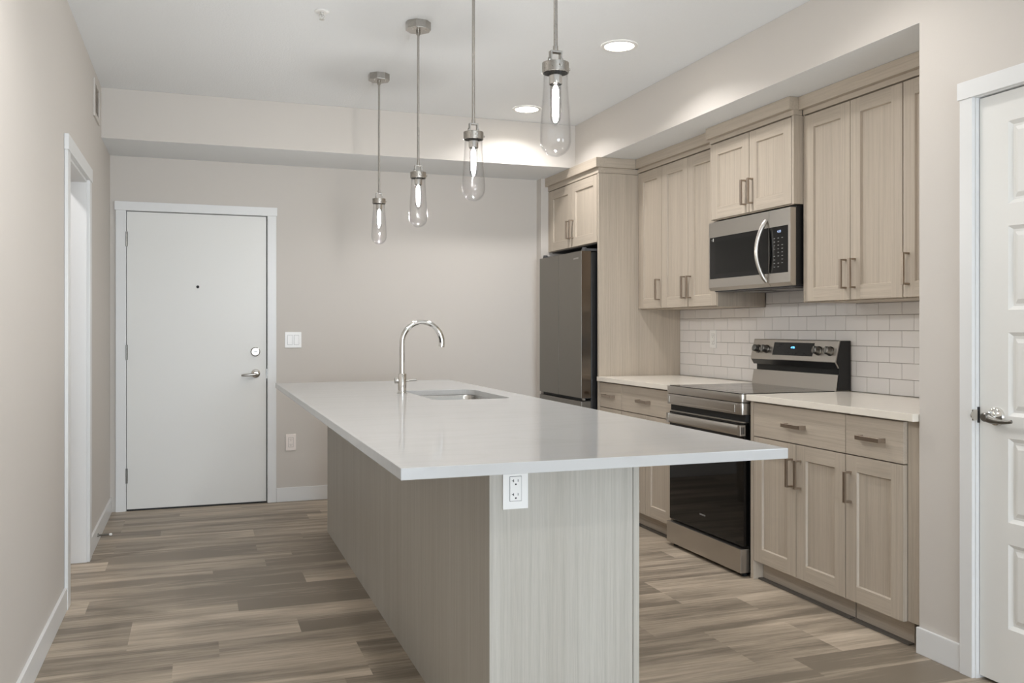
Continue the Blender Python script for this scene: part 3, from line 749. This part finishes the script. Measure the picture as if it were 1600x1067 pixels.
ds = obj('display', bm, 'blackglass', cp)
text('digits', '4:28', .019, (px(1.134) - .0016, 4.208, 1.134), (PI / 2 - 0, -tilt * 0, -PI / 2), 'blue', ds)
bm = NB()
for yy, zz, ww in ((4.345, 1.150, .010), (4.325, 1.150, .010), (4.305, 1.150, .010), (4.345, 1.136, .008), (4.325, 1.136, .008), (4.25, 1.103, .010), (4.225, 1.103, .010), (4.20, 1.103, .010), (4.175, 1.103, .010), (4.10, 1.103, .012)):
    obj('key', B(px(zz) - .0017, px(zz) - .001, yy - ww / 2, yy + ww / 2, zz - .0022, zz + .0022), 'slot', ds)
for yy in (4.530, 4.447, 3.985, 3.890):
    bm = NB(); lathe(bm, [(.0255, .002), (.0255, -.006), (.0215, -.008), (.0205, -.030), (.0185, -.034)], (0, 0, 0), 'X', 28)
    box(bm, -.0385, -.030, -.0045, .0045, -.018, .018)
    bmesh.ops.rotate(bm, verts=bm.verts, cent=(0, 0, 0), matrix=Matrix.Rotation(tilt, 3, 'Y'))
    bmesh.ops.translate(bm, verts=bm.verts, vec=(px(1.122), yy, 1.122))
    obj('knob', bm, 'knob' if 'knob' in M else 'nickel_dark', cp, 0.0006, 1, smooth=True)

# ------------------------------------------------------------ over-the-range microwave
m_ = thing('microwave', 'over-the-range stainless microwave hung under the short cabinet', 'microwave', (3.0, 4.2, 1.46))
MX = 2.832; MY0, MY1 = 3.812, 4.578; MZ0, MZ1 = 1.460, 1.866
obj('body', B(MX + .034, XT - .003, MY0, MY1, MZ0 + .004, MZ1), 'black', m_, 0.002)
SE = 3.992
dr = obj('door', prism(NB(), [(MX + .012, MZ0), (MX, MZ0 + .018), (MX, MZ1 - .010), (MX + .034, MZ1 - .010), (MX + .034, MZ0)], 'Y', SE + .001, MY1), 'steel', m_, 0.0015)
obj('window', B(MX - .0008, MX + .004, SE + .004, MY1 - .013, 1.528, 1.768), 'blackglass', dr)
obj('window_screen', B(MX - .0012, MX + .001, SE + .085, MY1 - .07, 1.555, 1.742), 'oven_dark', dr)
ctl = obj('control_panel', prism(NB(), [(MX + .012, MZ0), (MX, MZ0 + .018), (MX, MZ1 - .010), (MX + .034, MZ1 - .010), (MX + .034, MZ0)], 'Y', MY0 + .001, SE - .001), 'steel', m_, 0.0015)
obj('keypad', B(MX - .0008, MX + .004, MY0 + .020, SE - .002, 1.528, 1.768), 'blackglass', ctl)
text('digits', '4:28', .018, (MX - .0012, 3.905, 1.741), (PI / 2, 0, -PI / 2), 'lcd', ctl)
bm = NB()
for row in range(9):
    for col in range(3):
        if (row * 3 + col) % 7 == 5: continue
        y = 3.945 - col * .033; z = 1.708 - row * .0185; obj('key', B(MX - .0012, MX - .0006, y - .006, y + .006, z - .0018, z + .0018), 'print', ctl)
bm = NB(); lathe(bm, [(.004, MX - .0014), (.004, MX - .0006)], (0, 4.542, 1.752), 'X', 14); obj('emblem', bm, 'print', dr)
bm = NB(); box(bm, MX - .0014, MX - .0006, 4.524, 4.532, 1.744, 1.762); obj('label_mark', bm, 'logo', dr)
pts = []
for i in range(17):
    t = i / 16; s_ = math.sin(PI * t); pts.append((MX - .004 - .046 * s_ ** .8, 4.010 + .022 * s_, 1.485 + .325 * t))
hb = NB(); tube(hb, pts, [.009 if i in (0, 16) else .0125 for i in range(17)], 14, flat=0.8)
obj('handle', hb, 'steel', dr, smooth=True)
bm = NB(); box(bm, MX + .03, XT - .02, MY0 + .02, MY1 - .02, MZ0 - .006, MZ0 + .004); obj('underside_vent', bm, 'grey_panel', m_)
for yy in (3.90, 4.26): obj('filter', B(2.93, 3.07, yy, yy + .22, MZ0 - .010, MZ0 - .005), 'nickel_dark', m_)

# ------------------------------------------------------------ refrigerator
f = thing('refrigerator', 'dark stainless french-door refrigerator in the niche beside the tall panel', 'refrigerator', (2.86, 6.04, 0))
FX = 2.488; FY0, FY1, FM = 5.640, 6.430, 6.050
obj('body', B(FX + .078, 3.20, FY0 + .006, FY1 - .006, .02, 1.768), 'black', f, 0.004)
obj('freezer_drawer', B(FX, FX + .072, FY0, FY1, .06, .742), 'steel_fridge', f, 0.003)
obj('door_gap', B(FX + .03, FX + .079, FY0 + .004, FY1 - .004, .742, .764), 'black_matte', f)
for a, b_ in ((FY0, FM - .002), (FM + .002, FY1)):
    bm = B(FX, FX + .072, a, b_, .764, 1.775)
    for q in bm.faces:
        if abs(q.normal.y) > .5 or True:
            cc = q.calc_center_median(); q.material_index = 1 if (abs(cc.y - a) < 1e-4 or abs(cc.y - b_) < 1e-4) else 0
    obj('door', bm, ['steel_fridge', 'steel_fridge_side'], f, 0.0015)
for yy in (FY0 + .004, FY1 - .054):
    bm = NB(); box(bm, FX + .024, FX + .14, yy, yy + .05, 1.776, 1.792); lathe(bm, [(.016, 1.776), (.016, 1.800)], (FX + .036, yy + .025, 0), n=18)
    obj('hinge_cover', bm, 'grey_panel', f, 0.002)
bm = NB(); box(bm, FX + .028, FX + .07, FY0 + .004, FY0 + .05, .746, .760); obj('lower_hinge', bm, 'nickel', f, 0.001)
obj('logo', B(FX - .0006, FX + .0004, 5.69, 5.775, 1.722, 1.733), 'nickel', f)
obj('seal', B(FX + .072, FX + .080, FY0 + .012, FY1 - .012, .77, 1.765), 'black_matte', f)

# ------------------------------------------------------------ island
IX0, IX1, IY0, IY1 = .452, 1.528, 2.067, 5.570
BX0, BX1, BY0, BY1 = .759, 1.2165, 2.3425, 5.556
SKX0, SKX1, SKY0, SKY1 = 1.030, 1.405, 3.985, 4.650
isl = thing('kitchen_island', 'long kitchen island base clad in grey oak laminate under the quartz top', 'island', (.99, 3.95, 0))
obj('end_panel', B(BX0 + .0005, 1.1955, BY0, BY0 + .020, 0, .8845), 'wood_island', isl)
obj('edge_panel', B(1.1975, BX1, BY0, 2.97, 0, .8845), 'wood_island', isl)
obj('back_panel', B(BX0, BX0 + .020, BY0 + .0005, BY1, 0, .8845), 'wood_island', isl)
obj('body', B(BX0 + .021, 1.1970, BY0 + .021, 3.0, .002, .880), 'wood_island', isl)
bm = NB()
box(bm, BX0 + .021, 1.478, 3.0, 3.9, .002, .880); box(bm, BX0 + .021, 1.478, 4.73, BY1, .002, .880)
box(bm, BX0 + .021, 1.0, 3.9, 4.73, .002, .880); box(bm, 1.44, 1.478, 3.9, 4.73, .002, .880); box(bm, 1.0, 1.44, 3.9, 4.73, .002, .6)
obj('cabinet_block', bm, 'wood_island', isl)
def shaker_px(parent, X, y0, y1, z0, z1, fw=.06):
    bm = NB(); box(bm, X - .02, X, y0, y0 + fw, z0, z1); box(bm, X - .02, X, y1 - fw, y1, z0, z1); box(bm, X - .02, X, y0 + fw, y1 - fw, z0, z0 + fw); box(bm, X - .02, X, y0 + fw, y1 - fw, z1 - fw, z1); box(bm, X - .018, X - .008, y0 + fw, y1 - fw, z0 + fw, z1 - fw)
    return obj('door', bm, 'wood_v', parent)
for k in range(5):
    a = 3.005 + k * .51; dd = shaker_px(isl, 1.499, a, a + .505, .1, .875)
    hb = NB(); y = a + (.47 if k % 2 == 0 else .035); box(hb, 1.526, 1.532, y - .006, y + .006, .68, .81); box(hb, 1.498, 1.526, y - .006, y + .006, .68, .688); box(hb, 1.498, 1.526, y - .006, y + .006, .802, .81); obj('handle', hb, 'pull', dd)

# quartz top with a rounded sink cut-out
def top_with_hole():
    bm = NB(); z1, z0 = .914, .8855
    rad, n = .055, 7
    hole = []
    for (cx, cy, a0) in ((SKX1 - rad, SKY1 - rad, 0), (SKX0 + rad, SKY1 - rad, PI / 2), (SKX0 + rad, SKY0 + rad, PI), (SKX1 - rad, SKY0 + rad, 3 * PI / 2)):
        for i in range(n + 1): hole.append((cx + rad * math.cos(a0 + PI / 2 * i / n), cy + rad * math.sin(a0 + PI / 2 * i / n)))
    outer = [(IX1, IY1), (IX0, IY1), (IX0, IY0), (IX1, IY0)]
    m2 = n + 1
    def layer(z):
        return [bm.verts.new((x, y, z)) for x, y in outer], [bm.verts.new((x, y, z)) for x, y in hole]
    ot, ht = layer(z1); ob, hb_ = layer(z0)
    N_ = len(hole)
    for (o, h, rev) in ((ot, ht, False), (ob, hb_, True)):
        for q in range(4):
            # corner fan
            for i in range(n):
                vs_ = (o[q], h[q * m2 + i + 1], h[q * m2 + i]); bm.faces.new(vs_ if not rev else vs_[::-1])
            a, b_ = h[q * m2 + n], h[((q + 1) * m2) % N_]
            vs_ = (o[q], o[(q + 1) % 4], b_, a); bm.faces.new(vs_ if not rev else vs_[::-1])
    for q in range(4): bm.faces.new((ot[q], ot[(q + 1) % 4], ob[(q + 1) % 4], ob[q]))
    for i in range(N_): bm.faces.new((ht[i], ht[(i + 1) % N_], hb_[(i + 1) % N_], hb_[i]))
    bmesh.ops.recalc_face_normals(bm, faces=bm.faces)
    es = [e for e in bm.edges if len(e.link_faces) == 2 and abs(e.verts[0].co.z - e.verts[1].co.z) < 1e-6 and e.calc_face_angle(0) > .5]
    es += [e for e in bm.edges if abs(e.verts[0].co.z - e.verts[1].co.z) > .01 and any((abs(e.verts[0].co.x - x) + abs(e.verts[0].co.y - y)) < 1e-5 for x, y in outer)]
    bmesh.ops.bevel(bm, geom=es, offset=.0022, segments=2, profile=.7, affect='EDGES', clamp_overlap=True)
    return bm, hole
bm, hole = top_with_hole()
tag(obj('island_countertop', bm, 'quartz', None, recalc=True), 'long white quartz island countertop with a sink cut-out', 'countertop')
# sink bowl
def sink():
    s = thing('kitchen_sink', 'stainless undermount sink sunk in the island countertop', 'sink', ((SKX0 + SKX1) / 2, (SKY0 + SKY1) / 2, .70))
    bm = NB(); cx, cy = (SKX0 + SKX1) / 2, (SKY0 + SKY1) / 2
    def ring(k, z): return [bm.verts.new((cx + (x - cx) * k[0], cy + (y - cy) * k[1], z)) for x, y in hole]
    rs = [ring(kk, z) for kk, z in (((1.09, 1.06), .8848), ((1.015, 1.01), .8848), ((1.005, 1.003), .880), ((.99, .992), .76), ((.95, .965), .715), ((.88, .92), .700), ((.20, .12), .692), ((.12, .07), .690))]
    for a, b_ in zip(rs, rs[1:]):
        for i in range(len(a)): bm.faces.new((a[i], a[(i + 1) % len(a)], b_[(i + 1) % len(a)], b_[i]))
    bm.faces.new(rs[-1])
    o = obj('basin', bm, 'steel_sink', s, smooth=True)
    obj('drain', lathe(NB(), [(.055, .6925), (.055, .6945), (.040, .6945), (.034, .6915)], (cx, cy, 0), n=32), 'chrome', s, smooth=True)
sink()
# faucet
fa = thing('kitchen_faucet', 'chrome gooseneck pull-down faucet standing beside the island sink', 'faucet', (.984, 4.47, .914))
fx, fy = .984, 4.47
obj('base', lathe(NB(), [(.0255, .9145), (.0255, .9175), (.0215, .919), (.0215, 1.012), (.0205, 1.0135), (.0125, 1.0138)], (fx, fy, 0), n=40), 'chrome', fa, smooth=True)
pts = [(fx, fy, 1.010 + .145 * i / 6) for i in range(7)]; R0 = .1035; zc = 1.170
for i in range(1, 33):
    a = PI - (PI * 0.80) * i / 32; pts.append((fx + R0 + R0 * math.cos(a), fy, zc + (R0) * math.sin(a)))
cut = pts[-1]
obj('spout', tube(NB(), pts, .0135, 24), 'chrome', fa, smooth=True)
pts2 = []; rs = []
for i in range(0, 13):
    a = PI * .20 - (PI * .27) * i / 12 if True else 0
    pts2.append((fx + R0 + R0 * math.cos(a), fy, zc + R0 * math.sin(a))); rs.append(.0148 + .0012 * i / 12 if i else .0138)
hd = obj('spray_head', tube(NB(), pts2, rs, 24), 'chrome', fa, smooth=True)
p0 = Vector(pts2[4]); p1 = Vector(pts2[9])
bm = NB(); tube(bm, [(q[0] - .0085 * math.cos(a_), q[1] - .009, q[2] - .0085 * math.sin(a_)) for q, a_ in ((pts2[i], PI * .20 - (PI * .27) * i / 12) for i in range(4, 10))], .0048, 10)
obj('spray_button', bm, 'slot', hd, smooth=True)
bm = NB(); lathe(bm, [(.0135, fx - .037), (.0145, fx - .035), (.0145, fx - .020)], (0, fy + .004, .979), 'X', 24)
obj('valve_cap', bm, 'nickel', fa, smooth=True)
bm = NB(); tube(bm, [(fx + .018, fy - .002, .977), (fx + .040, fy - .006, .979), (fx + .072, fy - .012, .982)], [.0045, .0048, .006], 12)
obj('lever', bm, 'nickel', fa, smooth=True)

# ------------------------------------------------------------ pendants
def pendant_proto():
    # built hanging at x=0,y=0 with absolute heights, root at the canopy on the ceiling
    t = thing('pendant_light', '', 'pendant light', (0, 0, ZC), 'glass pendants over the island')
    bm = NB()
    n = 8; R_ = .062
    prism(bm, [(R_ * math.cos(PI / n + 2 * PI * i / n), R_ * math.sin(PI / n + 2 * PI * i / n)) for i in range(n)], 'Z', 2.684, ZC - .0005)
    cn = obj('canopy', bm, 'nickel', t, 0.0015)
    for s in (-1, 1): obj('screw', lathe(NB(), [(.0045, 2.684), (.0045, 2.680), (.003, 2.678)], (s * .032, -.028, 0), n=12), 'chrome', cn, smooth=True)
    bm = NB(); lathe(bm, [(.010, 2.684), (.010, 2.664), (.0065, 2.660)], n=18); lathe(bm, [(.0058, 2.03), (.0058, 2.662)], n=16); lathe(bm, [(.0075, 2.028), (.0075, 2.045)], n=16)
    obj('rod', bm, 'nickel', t, smooth=True)
    bm = NB(); box(bm, -.017, .017, -.010, .010, 2.026, 2.031); box(bm, -.017, -.013, -.010, .010, 1.992, 2.026); box(bm, .013, .017, -.010, .010, 1.992, 2.026)
    lathe(bm, [(.007, -.0215), (.007, -.017)], (0, 0, 2.006), 'X', 14); lathe(bm, [(.007, .017), (.007, .0215)], (0, 0, 2.006), 'X', 14)
    obj('yoke', bm, 'nickel', t, 0.0008)
    bm = NB(); lathe(bm, [(.012, 1.9995), (.034, 1.9985), (.0385, 1.9965), (.0385, 1.969), (.0375, 1.968), (.0355, 1.968), (.0355, 1.990), (.018, 1.990)], n=40, cap1=False)
    for a in (-.6, 1.5, 3.6):
        lathe(bm, [(.004, .037), (.004, .0445), (.0025, .0455)], (0, 0, 1.983), 'X', 10) if a == 1.5 else None
    lathe(bm, [(.0045, -.0445), (.0045, -.037)], (.0, 0, 1.983), 'Y', 12)
    obj('cap', bm, 'nickel', t, smooth=True)
    bm = NB(); lathe(bm, [(.018, 1.992), (.019, 1.988), (.019, 1.938), (.0175, 1.936), (.0165, 1.936), (.0165, 1.95)], n=28); sk = obj('socket', bm, 'chrome', t, smooth=True)
    # clear glass: thin closed shell, narrow neck, wider rounded bottom
    outer = [(.0345, 1.990), (.0345, 1.965), (.0352, 1.935), (.0375, 1.90), (.0405, 1.86), (.0432, 1.82), (.0445, 1.79), (.0443, 1.775)]
    for i in range(1, 11):
        a = PI / 2 * i / 10; outer.append((.0443 * math.cos(a) if i < 10 else .0006, 1.775 - .0445 * math.sin(a)))
    inner = [(max(r_ - .0022, .0005), z + (.0026 if i >= 8 else 0)) for i, (r_, z) in enumerate(outer)]
    bm = NB(); lathe(bm, outer + [], n=40, cap0=False); lathe(bm, inner[::1], n=40, cap0=False)
    gl = obj('glass_shade', bm, 'glass', t, smooth=True, recalc=True)
    # tubular bulb
    bm = NB(); lathe(bm, [(.0125, 1.940), (.0150, 1.934), (.0155, 1.925), (.0155, 1.845), (.013, 1.833), (.007, 1.827), (.0035, 1.824), (.0032, 1.818), (.0005, 1.8165)], n=28)
    bu = obj('bulb', bm, 'glass', t, smooth=True)
    bm = NB(); lathe(bm, [(.004, 1.932), (.0085, 1.922), (.0095, 1.89), (.0085, 1.852), (.004, 1.842)], n=12)
    obj('filament', bm, 'filament', bu, smooth=True)
    return t
PL = ['clear glass pendant farthest from the camera, nearest the entrance door', 'clear glass pendant second from the far end of the island row', 'clear glass pendant third from the far end, straight above the near half of the island', 'largest-looking glass pendant at the near end of the row']
pp = pendant_proto()
for i, (x, y) in enumerate(((1.007, 5.194), (1.016, 4.254), (1.009, 3.314), (.967, 2.374))):
    o = pp if i == 0 else copy_tree(pp)
    o.location = (x, y, ZC); o['label'] = PL[i]

# ------------------------------------------------------------ recessed downlights
def downlight(x, y, label, power=6.5):
    t = thing('recessed_downlight', label, 'ceiling light', (x, y, ZC), 'recessed ceiling lights')
    obj('trim_ring', lathe(NB(), [(.096, ZC - .0005), (.096, ZC - .004), (.090, ZC - .007), (.078, ZC - .007), (.076, ZC - .004)], (x, y, 0), n=48, cap1=False, cap0=False), 'plastic', t, smooth=True)
    obj('lens', lathe(NB(), [(.0765, ZC - .0008), (.0765, ZC - .0045)], (x, y, 0), n=48), 'white_emit', t)
    l = bpy.data.lights.new('downlight_lamp', 'AREA'); l.shape = 'DISK'; l.size = .14; l.energy = power; l.color = (1.0, .985, .985); l.spread = 2.5
    lo = bpy.data.objects.new('downlight_lamp', l); COL.objects.link(lo); lo.parent = t; lo.location = (0, 0, -.009)
downlight(2.090, 4.248, 'bright round downlight above the gap between island and microwave', 4.6)
downlight(2.104, 5.679, 'round downlight near the far bulkhead beside the refrigerator', 4.2)
downlight(2.090, 2.817, 'round downlight overhead in front of the right base cabinets', 1.6)
downlight(0.9, -0.4, 'unseen round downlight added behind the camera for fill')  # out of view behind the camera, added as room fill
downlight(0.1, 2.6, 'unseen round downlight added for fill between the left wall and the island end', 4.0)  # out of view, added to raise the light around the island
downlight(-1.2, 4.9, 'unseen round downlight added in the hall to spill through the cased opening', 6)  # unseen hall lamp, added to brighten the far left side

# ------------------------------------------------------------ sprinkler, grille, door stop
s = thing('fire_sprinkler', 'small white fire sprinkler in a round plate on the ceiling', 'sprinkler', (.555, 4.25, ZC))
obj('escutcheon', lathe(NB(), [(.034, ZC - .0005), (.034, ZC - .003), (.026, ZC - .007), (.014, ZC - .006)], (.555, 4.25, 0), n=32), 'plastic', s, smooth=True)
bm = NB(); lathe(bm, [(.008, ZC - .006), (.008, ZC - .016), (.004, ZC - .018), (.004, ZC - .026)], (.555, 4.25, 0), n=14)
for k in (-1, 1): tube(bm, [(.555 + .008 * k, 4.25, ZC - .012), (.555 + .012 * k, 4.25, ZC - .024), (.555 + .002 * k, 4.25, ZC - .038)], .0018, 8)
lathe(bm, [(.012, ZC - .038), (.012, ZC - .040)], (.555, 4.25, 0), n=16)
obj('head', bm, 'logo', s)
g = thing('wall_grille', 'painted vent cover high on the left wall near the bulkhead', 'vent', (XL, 5.70, 2.56))
gy0, gy1, gz0, gz1 = 5.573, 5.850, 2.446, 2.660
bm = NB(); box(bm, XL + .0005, XL + .010, gy0, gy1, gz0, gz0 + .025); box(bm, XL + .0005, XL + .010, gy0, gy1, gz1 - .025, gz1); box(bm, XL + .0005, XL + .010, gy0, gy0 + .03, gz0 + .025, gz1 - .025); box(bm, XL + .0005, XL + .010, gy1 - .03, gy1, gz0 + .025, gz1 - .025)
obj('frame', bm, 'wall', g, 0.001)
obj('back_plate', B(XL + .0003, XL + .0012, gy0 + .02, gy1 - .02, gz0 + .02, gz1 - .02), 'wall', g)
bm = NB()
for k in range(12): z = gz0 + .031 + k * .0135; prism(bm, [(XL + .001, z + .008), (XL + .007, z), (XL + .008, z + .001), (XL + .002, z + .009)], 'Y', gy0 + .03, gy1 - .03)
obj('louvres', bm, 'wall', g)
dsb = thing('door_stop', 'spring door stop with a white tip on the left baseboard', 'door stop', (XL + TB, 5.68, .05))
bm = NB(); lathe(bm, [(.010, XL + TB), (.010, XL + TB + .006)], (0, 5.68, .050), 'X', 16)
pts = [(XL + TB + .006 + .058 * i / 120, 5.68 + .0048 * math.cos(i * .75), .050 + .0048 * math.sin(i * .75)) for i in range(121)]
tube(bm, pts, .0018, 6); obj('spring', bm, 'nickel_dark', dsb, smooth=True)
obj('tip', lathe(NB(), [(.006, XL + TB + .062), (.0075, XL + TB + .065), (.0075, XL + TB + .073), (.004, XL + TB + .077)], (0, 5.68, .050), 'X', 16), 'plastic', dsb, smooth=True)
